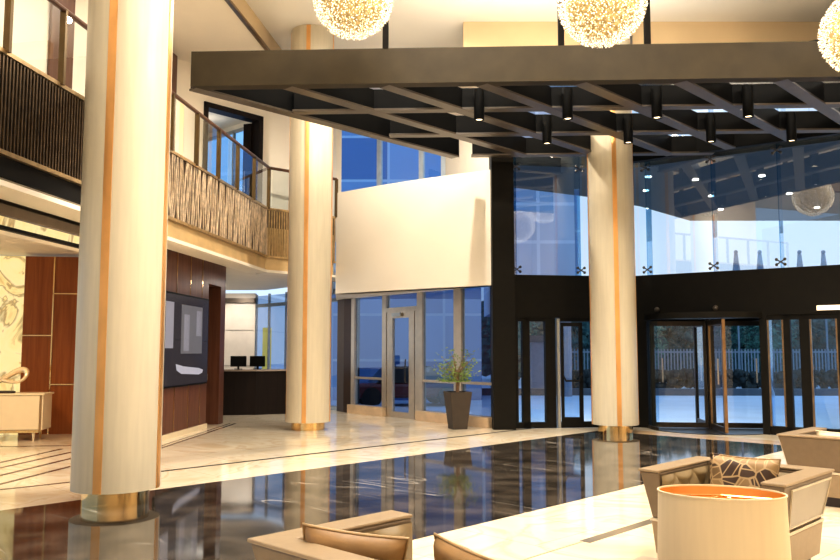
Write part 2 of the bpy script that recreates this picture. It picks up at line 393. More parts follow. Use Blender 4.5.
# storefront
st(MB().prism([(-2.24,21.72),(-2.02,21.28),(-1.77,21.07),(-1.6,21.3),(-2.0,21.9)],0,3.3).build('wall_pier', mat('pier_brown',(.05,.03,.022),.4)))
win = sgroup('window_2')
for t0_,t1_,z0,z1 in ((.15,1.38,.22,3.0),(1.56,2.78,2.64,3.0),(2.98,4.10,.22,3.0),(4.35,5.3,.22,3.0)):
    MB().quad(Sp(t0_),Sp(t1_),z0,z1).build('glass_pane', GLASSS, win)
fr = MB()
for t0_,t1_ in ((.0,.15),(1.38,1.56),(2.78,2.98),(4.10,4.35)): fr.wall(Sp(t0_,-.05),Sp(t1_,-.05),0,3.0,.12)
for t0_,t1_ in ((.15,1.38),(2.98,4.1),(4.35,5.3)): fr.wall(Sp(t0_,-.03),Sp(t1_,-.03),.88,.94,.08)
fr.wall(Sp(1.56,-.05),Sp(2.78,-.05),2.55,2.66,.1)
fr.build('window_frame', ALU, win)
sl = MB()
for t0_,t1_ in ((0,1.56),(2.85,5.32)): sl.wall(Sp(t0_,-.16),Sp(t1_,-.16),0,.22,.3)
sl.build('window_sill', STONE, win)
dr = sgroup('door_1')
fr = MB()
for t0_,t1_ in ((1.58,1.80),(2.46,2.66),(2.70,2.78)): fr.wall(Sp(t0_,-.04),Sp(t1_,-.04),0,2.55,.08)
fr.wall(Sp(1.8,-.04),Sp(2.46,-.04),2.40,2.55,.08); fr.wall(Sp(1.8,-.04),Sp(2.46,-.04),0,.14,.08)
fr.build('door_leaf', ALU, dr)
MB().quad(Sp(1.8),Sp(2.46),.14,2.4).build('glass_pane', GLASSS, dr)
MB().wall(Sp(1.85,-.1),Sp(2.2,-.1),2.44,2.52,.05).build('door_closer', ALUG, dr)
MB().tube([(*Sp(2.4,-.08),.85),(*Sp(2.4,-.1),.9),(*Sp(2.4,-.1),1.35),(*Sp(2.4,-.08),1.4)],.015,8).build('door_handle', STEEL, dr)
# white parapet wall above, slightly bowed
W0, W1 = (-2.05,19.35),(1.52,16.80); dW, LW = unit(W0,W1)
wp = []
for i in range(25):
    t = i/24; wp.append(along(W0,dW,LW*t,-.10*math.sin(PI*t)))
inner = [along(W0,dW,LW*t,.3) for t in (1,0)]
st(MB().prism(wp+inner,2.98,5.46).build('wall_mezzanine', WALL_W, smooth=30))
st(MB().prism([W0,W1,(1.55,16.95),(-2.3,21.9)],2.98,3.12).build('ceiling_storefront', CEIL))
# upper window behind the parapet
G0, G1 = (-2.9,22.4),(.62,19.8); dG, LG = unit(G0,G1)
win = sgroup('window_3')
MB().quad(G0,G1,3.3,MEZZ+.4).build('glass_pane', glass('upper_glass',(.66,.84,1),.08), win)
fr = MB()
for t in (0,.55,2.2,3.6,LG-.08): fr.wall(along(G0,dG,t,-.05),along(G0,dG,t+.13,-.05),3.2,MEZZ+.4,.1)
fr.build('window_frame', mat('pale_frame',(.55,.62,.70),.4), win)
st(MB().wall(G1,(1.5,17.15),3.2,CEILH,.2).build('wall_upper', WALL))
st(MB().prism([(-2.3,21.9),(1.3,17.2),G1,G0],3.15,3.3).build('ceiling_soffit', CEIL))
# mezzanine walls
L2d = (.669,.743); Q0 = (-5.33,17.1); Qd0 = (-4.87,17.6); Qd1 = (-3.80,18.80); Qe = (-2.2,20.6)
lw2 = sgroup('wall_mezzanine_left')
MB().wall((-7.17+.108*3,3),Q0,4.5,MEZZ,.2).build('plaster', WALL, lw2)
for y0,y1 in ((12.2,12.85),(16.0,16.95),(7.8,8.5)):
    MB().wall((-7.12+.108*y0,y0),(-7.12+.108*y1,y1),4.5,MEZZ,.04).build('walnut_pilaster', wood('pilaster_wood',(.12,.055,.035),(.18,.085,.055)), lw2)
for P,Q,z0,z1 in ((Q0,Qd0,4.5,MEZZ),(Qd1,Qe,4.5,MEZZ+.4),(Qd0,Qd1,7.2,MEZZ),): MB().wall(P,Q,z0,z1,.2).build('plaster', WALL, lw2)
MB().wall(Qe,(-2.9,22.4),4.5,MEZZ+.4,-.15).build('plaster', WALL, lw2)
dr = sgroup('door_2')
fr = MB(); ud,_ = unit(Qd0,Qd1)
fr.wall(along(Qd0,ud,0,-.05),along(Qd0,ud,.10,-.05),4.5,7.2,.3); fr.wall(along(Qd0,ud,1.5,-.05),along(Qd0,ud,1.62,-.05),4.5,7.2,.3); fr.wall(along(Qd0,ud,0,-.05),along(Qd0,ud,1.62,-.05),7.08,7.2,.3)
fr.build('door_frame', ESPR, dr)
lf = MB(); lf.wall(along(Qd0,ud,1.5,.22),along(Qd0,ud,1.42,.42),4.5,7.05,.05); lf.build('door_leaf', ESPR, dr)
MB().tube([(*along(Qd0,ud,1.40,.36),5.4),(*along(Qd0,ud,1.40,.36),5.9)],.02,6).build('door_handle', ALU, dr)
# corridor beyond the doorway; added side window stands in for blue railing reflection
cr = sgroup('wall_corridor')
c0, c1 = along(Qd0,ud,-.6,.2), along(Qd0,ud,2.0,.2); e0, e1 = along(Qd0,ud,-.6,4.2), along(Qd0,ud,2.0,4.2)
MB().wall(c0,e0,4.5,7.5,.1).build('plaster', WALL, cr); MB().wall(c1,e1,7.25,7.5,-.1).build('plaster', WALL, cr); MB().wall(e0,e1,4.5,7.5,.1).build('plaster', WALL, cr)
MB().prism([c0,c1,e1,e0],7.4,7.5).build('plaster', WALL, cr)
win = sgroup('reflection_window'); MB().quad(c1,e1,4.5,7.25).build('glass_pane', GLASSC, win)  # blue pane added in place of the sky mirrored in the railing glass
fr = MB(); uc,lc = unit(c1,e1); fr.wall(c1,e1,7.17,7.25,.06)
for t in (0,1.4,2.8,4.1): fr.wall(along(c1,uc,t),along(c1,uc,t+.06),4.5,7.25,.06)
fr.build('window_frame', ALUG, win)

# ---- ceilings
def cl(y): return -5.09+.108*y                          # edge between mezzanine ceiling and the higher hall ceiling
st(MB().prism([(cl(-6),-6),(13.5,-6),(13.5,16.05),(1.6,16.05),(1.6,23),(-3.5,23),(cl(20),20)],CEILH,CEILH+.15).build('ceiling', CEIL))
st(MB().prism([(cl(-6),-6),(cl(20),20),(-9,20),(-9,-6)],MEZZ,MEZZ+.1).build('ceiling_mezzanine', WALL))
tr = MB(); tr.wall((cl(-6),-6),(cl(20),20),MEZZ-.02,CEILH,-.06); st(tr.build('trim_16', TAN))
tr = MB(); tr.wall((cl(-6)+.02,-6),(cl(20)+.02,20),MEZZ-.05,MEZZ+.01,-.08); st(tr.build('trim_17', BRONZE))
wf = MB(); wf.box((2.12,16.15,7.96),(2.44,.2,.88)); wf.box((9.0,16.15,7.96),(9.2,.2,.88)); st(wf.build('wall_front', TAN))
st(MB().prism([(1.3,17.2),(4.3,17.3),Rp(.0,.15),Rp(10.9,.15),(16,9),(16,17.5),(1.3,17.5)],GT+.1,GT+.2).build('ceiling_front', SOFF))
# balcony slab and under-balcony ceiling
bp = [(bx(2),2),(bx(18.12),18.12),(-2.05,19.35)]
sl = MB(); sl.prism([(bx(2)-.12,2),(bx(18.12)-.12,18.17),(-2.12,19.45),(-2.3,21.9),(-4.85,25),(-9,25),(-12,15.1),(-12,2)],3.5,3.66); st(sl.build('ceiling_balcony', WALL))
st(MB().prism([(bx(2)-.16,2),(bx(18.12)-.16,18.2),(-2.15,19.5),Qe,Q0,(-7.17+.324,3)],4.38,4.5).build('floor_mezzanine', WALL))
fc = MB()
def off(P,o): return (P[0]-o,P[1]+o*.3)
for i,(P,Q,m_,nm) in enumerate((((bx(2),2),(bx(11.6),11.6),DARK,'trim_18'),((bx(11.6),11.6),bp[1],mat('fascia_gold',(.62,.44,.22),.35,var=.15,scale=2),'trim_19'),(bp[1],bp[2],mat('fascia_gold_b',(.66,.48,.25),.35),'trim_20'))):
    st(MB().wall(off(P,.06),off(Q,.06),3.42 if i else 3.5,4.42,.05).build(nm, m_))
lip = MB(); lip.wall((bx(2),2),bp[1],3.38,3.44,.5); lip.wall(bp[1],bp[2],3.38,3.44,.5); st(lip.build('trim_21', WALL_W))
# bulkhead over the lounge bar at the far left
b0, b1 = (bx(4)-.58,4),(bx(13.4)-.58,13.4)
bc = thing('bar_canopy', 'long mirrored bulkhead with a glowing onyx band over the far left lounge', 'bulkhead', (b0[0],b0[1],3.0))
MB().wall(b0,b1,3.20,3.5,.3).build('mirror_band', MIRR, bc)
MB().wall(off(b0,-.02),off(b1,-.02),3.085,3.20,.3).build('onyx_band', ONYXB, bc)
MB().wall(off(b0,-.05),off(b1,-.05),3.04,3.085,.07).build('black_frame', DARKM, bc)
MB().wall(off(b0,.03),off(b1,.03),3.07,3.084,.32).build('soffit', WALL_W, bc)

# ---- balcony railing
HR, ST, SB = 5.8, 4.85, 3.75
rail = thing('balcony_railing', 'curved balcony balustrade of glass panels, bronze posts and wavy slatted screens', 'railing', (bx(10),10,3.75))
posts = [18.12-1.07*k for k in range(15)]
poly2 = [(bx(y),y) for y in posts[::-1]]
e_d,e_l = unit(bp[1],bp[2]); poly2 += [along(bp[1],e_d,e_l*.5), bp[2]]
for i,P in enumerate(poly2):
    a_ = math.atan2(.994,.107) if i < len(posts) else math.atan2(e_d[1],e_d[0])
    MB().box((P[0],P[1],(ST+HR)/2),(.05,.075,HR-ST),a_).build('post', POSTM, rail)
MB().tube([(*poly2[0],HR),(*poly2[len(posts)-1],HR),(*poly2[-1],HR)],.035,10).build('handrail', RAILW, rail)
for z,nm in ((ST,'top_rail'),(SB,'bottom_rail')):
    q = MB(); q.wall(poly2[0],poly2[len(posts)-1],z-.025,z+.025,.08); q.wall(poly2[len(posts)-1],poly2[-1],z-.025,z+.025,.08); q.build(nm, SLATG, rail)
for i in range(len(poly2)-1):
    P, Q = poly2[i], poly2[i+1]; u_, L_ = unit(P,Q)
    MB().quad(along(P,u_,.04),along(Q,u_,-.04),ST+.03,HR-.04).build('glass_panel', GLASSR, rail)
    sl = MB(); straight = i >= len(posts)-1; dark = P[1] < 11; n_ = 17 if dark else 14
    for k in range(n_):
        t = (k+.5)/n_*L_; ph = random.uniform(0,6.28); am = 0 if straight or dark else .022
        lean = 0 if straight or dark else random.choice((-1,1))*random.uniform(.01,.05)
        rows = 7; vs = []; w = .013 if dark else .016
        for r_ in range(rows):
            z = SB+.03+(ST-SB-.06)*r_/(rows-1); tw_ = 0 if dark else math.sin(ph+r_*.9)
            c_ = along(P,u_,t+am*math.sin(ph+r_*1.1)+lean*(r_/(rows-1)-.5)*2, .02); a_ = .3*tw_
            ux,uy = u_[0]*math.cos(a_)-u_[1]*math.sin(a_), u_[0]*math.sin(a_)+u_[1]*math.cos(a_)
            for s_,q_ in ((-1,-1),(1,-1),(1,1),(-1,1)): vs.append((c_[0]+ux*w*s_-uy*.008*q_, c_[1]+uy*w*s_+ux*.008*q_, z))
        fs = []
        for r_ in range(rows-1):
            for q_ in range(4): fs.append((r_*4+q_, r_*4+(q_+1)%4, (r_+1)*4+(q_+1)%4, (r_+1)*4+q_))
        sl.add(vs,fs)
    if not dark: MB().wall(along(P,u_,.0,.06),along(Q,u_,0,.06),SB,ST,.02).build('backing_panel', BACKW, rail)
    if dark: MB().wall(along(P,u_,.0,.06),along(Q,u_,0,.06),SB,ST,.02).build('backing_panel', BACKP, rail)
    sl.build('slat_screen', SLATG if straight else (SLATD if dark else SLAT), rail)

# ---- columns
def column(loc, label):
    c = thing('round_column', label, 'column', loc)
    pr = [(.45,.16),(.45,CEILH-.005)]
    MB().lathe((0,0,0), pr, 64).build('shaft', COLST, c, local=True, smooth=40)
    MB().lathe((0,0,0), [(.34,0),(.34,.16)], 48).build('brass_base', BRASS, c, local=True, smooth=40)
    for a in (-93,-3,87,177):
        g = MB(); a0, a1 = math.radians(a-5.5), math.radians(a+5.5)
        n = 6; vs = []
        for z in (.16,CEILH-.01):
            for k in range(n+1):
                a_ = a0+(a1-a0)*k/n
                for r_ in (.446,.458): vs.append((r_*math.cos(a_), r_*math.sin(a_), z))
        m_ = 2*(n+1); fs = []
        for k in range(n):
            i = 2*k; fs += [(i+1,i+3,m_+i+3,m_+i+1)]
        fs += [(0,1,m_+1,m_),(2*n+1,2*n,m_+2*n,m_+2*n+1)]
        g.add(vs,fs).build('gold_strip', GOLD, c, local=True, smooth=40)
    return c
column((-3.23,8.66,0), 'nearest cream round column, on the dark marble edge at left, with gold strip')
column((-2.30,16.62,0), 'middle cream round column with gold strip on pale floor before the balcony end')
column((3.86,16.00,0), 'cream round column with gold strip standing in front of the black entrance portal')

# ---- entrance portal
st(MB().box((1.73,16.8,3.75),(.46,.6,7.5)).build('wall_portal_pier', DARKM))
hd = sgroup('wall_portal')
MB().wall(A,B,2.3,3.2,.5).wall(B,Rp(-.25),2.3,3.2,.5).wall(Rp(-.25),Rp(10.9),2.3,3.2,.5).build('header', DARKM, hd)
for P in (Rp,):
    for t0_,t1_ in ((-.25,.34),(2.58,2.71),(3.94,4.7)):
        MB().wall(P(t0_),P(t1_),0,2.3,.25).build('portal_post', DARKM, hd)
MB().wall(B,Rp(-.25),0,2.3,.25).build('portal_panel', DARKM, hd); MB().wall(Rp(7.2),Rp(10.9),0,2.3,.25).build('portal_panel', DARKM, hd)
MB().wall(Lp(0),Lp(.10),0,2.3,.25).build('portal_post', DARKM, hd)
# upper glazing with point fixings
def glaz(name, P, ts, top=7.5):
    w = sgroup(name)
    for t0_,t1_ in zip(ts[:-1],ts[1:]):
        for z0,z1 in ((3.2,5.62),(5.63,top)):
            MB().quad(P(t0_+.008,.05),P(t1_-.008,.05),z0,z1).build('glass_pane', GLASSU, w)
    for t in ts[1:-1]:
        n_ = MB(); n_.wall(P(t-.008,.05),P(t+.008,.05),3.2,top,.32); n_.build('glass_fin', glass('fin_glass',(.45,.70,.85),.10), w)
        for z in (3.32,5.52):
            f = MB()
            for sx in (-1,1):
                for sz in (-1,1):
                    c_ = P(t+sx*.075,.03); f.sphere((c_[0],c_[1],z+sz*.05),.03,10,6)
                    q_ = P(t,.03); f.tube([(q_[0],q_[1],z),(c_[0],c_[1],z+sz*.05)],.012,6)
            f.build('spider_fitting', STEEL, w)
glaz('window_5', Lp, [0,.10,1.52,LL], GT)
glaz('window_6', Rp, [-.25,.38,1.75,3.01,4.4,5.8,7.2,8.6,10.9], GT)
st(MB().wall(A,B,GT,GT+.1,.12).wall(B,Rp(-.25),GT,GT+.1,.12).wall(Rp(-.25),Rp(10.9),GT,GT+.1,.12).build('trim_22', TAN))
# left entrance doors
dr = sgroup('door_3')
fr = MB()
for t0_,t1_ in ((.20,.36),(.70,.92),(1.80,1.92)): fr.wall(Lp(t0_,.02),Lp(t1_,.02),0,2.3,.12)
for t0_,t1_ in ((.10,.70),(1.03,1.85)): fr.wall(Lp(t0_,.02),Lp(t1_,.02),0,.12,.1); fr.wall(Lp(t0_,.02),Lp(t1_,.02),2.22,2.3,.1)
fr.build('door_frame', DARKM, dr)
MB().wall(Lp(.95,.0),Lp(1.01,.0),0,2.28,.1).build('door_jamb', ALUG, dr)
for t0_,t1_ in ((.1,.20),(.36,.70)): MB().quad(Lp(t0_,.08),Lp(t1_,.08),.12,2.22).build('glass_pane', GLASSD, dr)
# open swing leaf with push bar (a part of the doorway)
h0 = Lp(1.03,.0); a_ = math.atan2(dL[1],dL[0])-math.radians(8); ld = (math.cos(a_),math.sin(a_)); lp_ = lambda t,o=0: along(h0,ld,t,o)
fr = MB()
for t0_,t1_ in ((0,.06),(.38,.46)): fr.wall(lp_(t0_),lp_(t1_),.03,2.2,.05)
fr.wall(lp_(.06),lp_(.38),.03,.22,.05); fr.wall(lp_(.06),lp_(.38),2.12,2.2,.05)
leaf = fr.build('door_leaf', DARKM, dr)
MB().quad(lp_(.06,.025),lp_(.38,.025),.22,2.12).build('glass_pane', GLASSD, leaf, local=True)
MB().tube([(*lp_(.03,-.02),1.10),(*lp_(.08,-.10),.98),(*lp_(.36,-.12),.98),(*lp_(.44,-.02),1.12)],.022,8).build('push_bar', DARKM, leaf, local=True)
# right glazed doors
dr = sgroup('door_4'); fr = MB()
for t0_,t1_ in ((3.01,3.13),(3.29,3.46)): fr.wall(Rp(t0_,.03),Rp(t1_,.03),0,2.3,.14)
fr.wall(Rp(2.71,.03),Rp(3.94,.03),2.2,2.3,.12); fr.wall(Rp(2.71,.03),Rp(3.94,.03),0,.16,.12); fr.build('door_frame', DARKM, dr)
f2 = MB()
for t in (2.72,2.98,3.47,3.91): f2.wall(Rp(t,.01),Rp(t+.03,.01),.16,2.2,.06)
f2.build('door_trim', BRONZE, dr)
MB().quad(Rp(2.71,.09),Rp(3.94,.09),.16,2.2).build('glass_pane', GLASSD, dr)
dr = sgroup('door_5'); fr = MB()
for t in (4.7,5.95,7.1): fr.wall(Rp(t,.03),Rp(t+.12,.03),0,2.3,.14)
fr.wall(Rp(4.7,.03),Rp(7.2,.03),2.2,2.3,.12); fr.wall(Rp(4.7,.03),Rp(7.2,.03),0,.16,.12); fr.build('door_frame', DARKM, dr)
MB().quad(Rp(4.7,.09),Rp(7.2,.09),.16,2.2).build('glass_pane', GLASSD, dr)
# revolving door
C = (5.99,16.67); RR = 1.23
rd = thing('revolving_door', 'glass revolving door with bronze stiles in the black portal beside the right column', 'revolving door', (C[0],C[1],0))
MB().lathe((C[0],C[1],0),[(RR,.0),(RR,.012)],64).build('floor_disc', mat('mat_black',(.02,.018,.016),.35), rd)
MB().lathe((C[0],C[1],0),[(RR-.06,2.24),(RR+.05,2.24),(RR+.05,2.36),(RR-.06,2.36)],64,cap=False).build('drum_ring', DARKM, rd, smooth=40)
MB().lathe((C[0],C[1],0),[(RR-.02,2.30),(RR-.02,2.34)],64).build('drum_ceiling', DARKM, rd)
MB().tube([(C[0],C[1],0),(C[0],C[1],2.26)],.045,12).build('centre_shaft', BRZD, rd, smooth=40)
for a0,a1 in ((-58,5),(135,198)):
    a0,a1 = math.radians(a0),math.radians(a1)
    MB().lathe((C[0],C[1],0),[(RR,.05),(RR,2.24)],16,a0=a0,a1=a1).build('drum_wall', GLASSD, rd, smooth=60)
    MB().lathe((C[0],C[1],0),[(RR-.02,.01),(RR+.02,.01),(RR+.02,.07),(RR-.02,.07)],16,a0=a0,a1=a1).build('drum_sill', BRZD, rd)
for k,ang in enumerate((-96,-6,84,174)):
    a_ = math.radians(ang); wd = (math.cos(a_),math.sin(a_)); wp_ = lambda t,o=0: along(C,wd,t,o)
    fr = MB(); fr.wall(wp_(.05,-.02),wp_(.11,-.02),.03,2.22,.04); fr.wall(wp_(RR-.13,-.03),wp_(RR-.04,-.03),.03,2.22,.06)
    fr.wall(wp_(.11,-.02),wp_(RR-.1,-.02),.03,.13,.04); fr.wall(wp_(.11,-.02),wp_(RR-.1,-.02),2.12,2.22,.04)
    wg = fr.build('wing', BRZD if k else BRONZE, rd)
    MB().quad(wp_(.11),wp_(RR-.12),.13,2.12).build('glass_pane', glass('wing_glass',(.86,.93,.98),.06), wg)
    MB().tube([(*wp_(RR-.3,-.06),.95),(*wp_(RR-.3,-.06),1.45)],.016,8).build('pull_handle', ALU, wg)
for t,lab in ((.58,'small round sensor on the portal header, left of the pair'),(1.77,'small round sensor on the portal header, right of the pair')):
    q = Rp(t,-.02); o = MB().sphere((q[0],q[1],2.46),.055,12,8).build('motion_sensor', mat('sensor_bronze',(.10,.08,.06),.4), smooth=60); tag(o, lab, 'sensor', 'door sensors')
o = MB().wall(Rp(3.62,-.07),Rp(4.4,-.07),2.36,2.45,.06).build('strip_light', emis('strip_glow',(1,.86,.66),.8)); tag(o, 'pale horizontal strip fixture on the black header at the right edge', 'light')

# ---- canopy (lattice of beams, one direction along the front, one along the floor grid)
UZ, TZ, TW = 5.6, 6.14, 5.965
cu = (.9990,-.0436); F0 = (-3.48,11.82)
cp = thing('entrance_canopy', 'large black lattice canopy hung on rods over the entrance lobby', 'canopy', (1.5,14,5.6))
rows = (0.0,1.33,2.88,4.50)
def hitR(P, dv):          # distance along dv from P to the right glazing line
    nx, ny = -dR[1], dR[0]; den = dv[0]*nx+dv[1]*ny
    return ((R0[0]-P[0])*nx+(R0[1]-P[1])*ny)/den
def inR(P): return (P[0]-R0[0])*.695+(P[1]-R0[1])*.719 < -.12
for i,r_ in enumerate(rows):
    P = along(F0,cu,r_*.965,r_); L_ = 14 if i == 0 else (14-r_)
    t = hitR(P,cu); L_ = min(L_, t-.25) if t > 0 else L_
    if i == 0: MB().wall(P,along(P,cu,L_),UZ,TZ,.2).build('front_beam', BLACKM, cp); continue
    bm_ = MB().wall(along(P,cu,.02,.03),along(P,cu,L_,.03),UZ+.03,TW-.002,.14).build('cross_beam', BLACKC, cp)  # coffer shade put into the black webs
    MB().wall(P,along(P,cu,L_),UZ,UZ+.03,.2).build('lit_underside', UNDERLIT, bm_)  # paler plate holds the light from the floor
dd = (.695,.719)
for k in range(9):
    P = along(F0,cu,1.475*k); t1 = (4.62)/(dd[0]*.0436+dd[1]*.999)
    t = hitR(P,dd); t1 = min(t1,t-.3)
    a1_ = math.atan2(dd[1],dd[0])
    if k == 0: MB().wall(along(P,dd,.1),along(P,dd,t1),UZ+.03,TW-.001,.17).build('side_beam', BLACKC, cp)
    else: bm_ = MB().wall(along(P,dd,.1,.02),along(P,dd,t1,.02),UZ+.03,TW-.003,.13).build('diagonal_beam', BLACKC, cp)
    fo = MB().wall(along(P,dd,.1),along(P,dd,t1),UZ-.002,UZ+.028,.21).build('lit_underside', UNDERLIT, cp if k == 0 else bm_)
bb = MB().wall(Rp(.2,-.3),Rp(6.5,-.3),UZ+.01,TW-.004,.16).build('back_beam', BLACKC, cp)
rodspots = ((-.52,11.72,'left'),(2.12,11.66,'middle'),(3.40,11.60,'right'))
for x,y,w_ in rodspots:
    MB().box((x,y,(TZ+CEILH)/2),(.085,.085,CEILH-TZ),-.04).build('suspension_rod', CABLE, cp)
# downlights at the lattice nodes
def downlight():  # housing, lens
    t = thing('canopy_downlight', '', 'downlight', (0,0,0), 0, 'canopy downlights')
    MB().lathe((0,0,0),[(.06,.52),(.085,.52),(.085,0),(.07,0),(.07,.03)],24,cap=False).build('housing', BLACKC, t, local=True, smooth=40)
    MB().lathe((0,0,0),[(.001,.02),(.058,.02)],20,cap=False).build('lens', LENS, t, local=True)
    return t
dl0 = None; ords = ('first','second','third','fourth','fifth')
node_spots = [[(.97,12.83),(2.41,12.77),(3.85,12.71),(5.31,12.65)],[(2.32,14.33),(3.79,14.27),(5.27,14.2),(6.70,14.14)]]
for ri,row in enumerate(node_spots):
    for k,(x,y) in enumerate(row):
        lab = 'black cylinder downlight under the canopy, %s from left in the %s row' % (ords[k], 'near' if ri == 0 else 'far')
        o = dl0 = downlight() if dl0 is None else dl0
        o = dl0 if (ri == 0 and k == 0) else dup(dl0,(0,0,0))
        o.location = (x,y,5.365); o['label'] = lab
# ---- chandeliers
def crystal_mat():
    m, nt, b = nodes_of('crystal'); 
    oi = N(nt,'ShaderNodeTexNoise'); oi.inputs['Scale'].default_value = 60; nt.links.new(coords(nt), oi.inputs['Vector'])
    c = ramp(nt, oi.outputs['Fac'], [(.41,(.05,.035,.015)),(.5,(.62,.48,.25)),(.58,(1,.95,.84))])
    nt.links.new(c, b.inputs['Base Color']); nt.links.new(c, b.inputs['Emission Color']); b.inputs['Emission Strength'].default_value = 1.5; b.inputs['Roughness'].default_value = .1; return m
def core_mat():
    m, nt, b = nodes_of('chandelier_core')
    vo = N(nt,'ShaderNodeTexVoronoi'); vo.inputs['Scale'].default_value = 16; nt.links.new(coords(nt), vo.inputs['Vector'])
    c = ramp(nt, vo.outputs['Distance'], [(.1,(.9,.66,.30)),(.4,(.55,.35,.13)),(.7,(.10,.06,.02))])
    nt.links.new(c, b.inputs['Emission Color']); b.inputs['Emission Strength'].default_value = .62; b.inputs['Base Color'].default_value = (.4,.3,.12,1); return m
CRY, CORE = crystal_mat(), core_mat()
CS = .885
def chandelier(loc, label):
    t = thing('crystal_chandelier', label, 'chandelier', loc, 0, 'crystal globe chandeliers')
    MB().sphere((0,0,0),.50*CS,48,24).build('glowing_core', CORE, t, local=True, smooth=60)
    cr_ = MB(); n = 3600
    for i in range(n):
        z = 1-2*(i+.5)/n; r_ = math.sqrt(1-z*z); a = i*2.39996+random.uniform(-.05,.05); nv = Vector((r_*math.cos(a),r_*math.sin(a),z))
        rad = random.choice((.52,.55,.58,.6,.6)); c_ = nv*rad*CS; u_ = nv.orthogonal().normalized(); v_ = nv.cross(u_); h = random.uniform(.012,.026); w = random.uniform(.007,.013)
        q = random.uniform(0,3.1); u2 = u_*math.cos(q)+v_*math.sin(q); v2 = nv.cross(u2)
        vs = [c_+nv*h, c_-nv*h, c_+u2*w, c_+v2*w, c_-u2*w, c_-v2*w]
        cr_.add([tuple(x) for x in vs], [(0,2,3),(0,3,4),(0,4,5),(0,5,2),(1,3,2),(1,4,3),(1,5,4),(1,2,5)])
    cr_.build('crystals', CRY, t, local=True)
    MB().tube([(0,0,.45),(0,0,1)],.012,6).build('suspension_cable', CABLE, t, local=True)
    return t
ch = chandelier((-.90,10.4,6.33), 'crystal globe chandelier above the canopy near the middle column top')
for loc,lab in (((2.24,9.5,5.87),'crystal globe chandelier overlapping the canopy front, middle of the three'),((5.48,9.5,5.50),'crystal globe chandelier cut by the right edge of the picture'),
    ((6.35,9.6,6.16),'crystal globe chandelier seen only mirrored in the upper left entrance glass, the higher reflection'),((7.45,10.2,5.75),'crystal globe chandelier seen only mirrored beside the entrance column, in the upper glass')):
    o = dup(ch, loc, None, lab)
for o in list(COL.objects):
    if o.name.startswith('suspension_cable'):
        o.scale.z = 1
        z = o.parent.location.z; o.location.z = 0
        o.data = o.data.copy()
        for v in o.data.vertices:
            if v.co.z > .7: v.co.z = CEILH - z

# ---- furniture
def cushion(name, loc, size, rz, tilt, m, pm, label, twist=0, group=None):
    w, h, th = size
    root = thing(name, label, 'cushion', loc, rz, group)
    Mx = Matrix.Rotation(tilt,4,'X') @ Matrix.Rotation(twist,4,'Y')
    def pt(u,v,s):
        x, y = 2*u-1, 2*v-1
        e = (1-x*x*x*x)*(1-y*y*y*y); k = 1-.10*(1-abs(x))*0
        pin = 1-.07*(1-y*y)*abs(x) ; pin2 = 1-.07*(1-x*x)*abs(y)
        q = Vector((x*w/2*pin, s*th/2*(max(e,0)**.55)*(1+.05*math.sin(9*x+4*y)), y*h/2*pin2))
        return tuple(Mx @ (q+Vector((0,0,h/2))))
    MB().grid(lambda u,v: pt(u,v,-1),20,14).grid(lambda u,v: pt(1-u,v,1),20,14).build('cushion_cover', m, root, local=True, smooth=80)
    path = []
    for k in range(12): path.append(pt(k/12,0,0))
    for k in range(10): path.append(pt(1,k/10,0))
    for k in range(12): path.append(pt(1-k/12,1,0))
    for k in range(10): path.append(pt(0,1-k/10,0))
    MB().tube(path,.008,6,close=True).build('piping', pm, root, local=True, smooth=60)
    return root
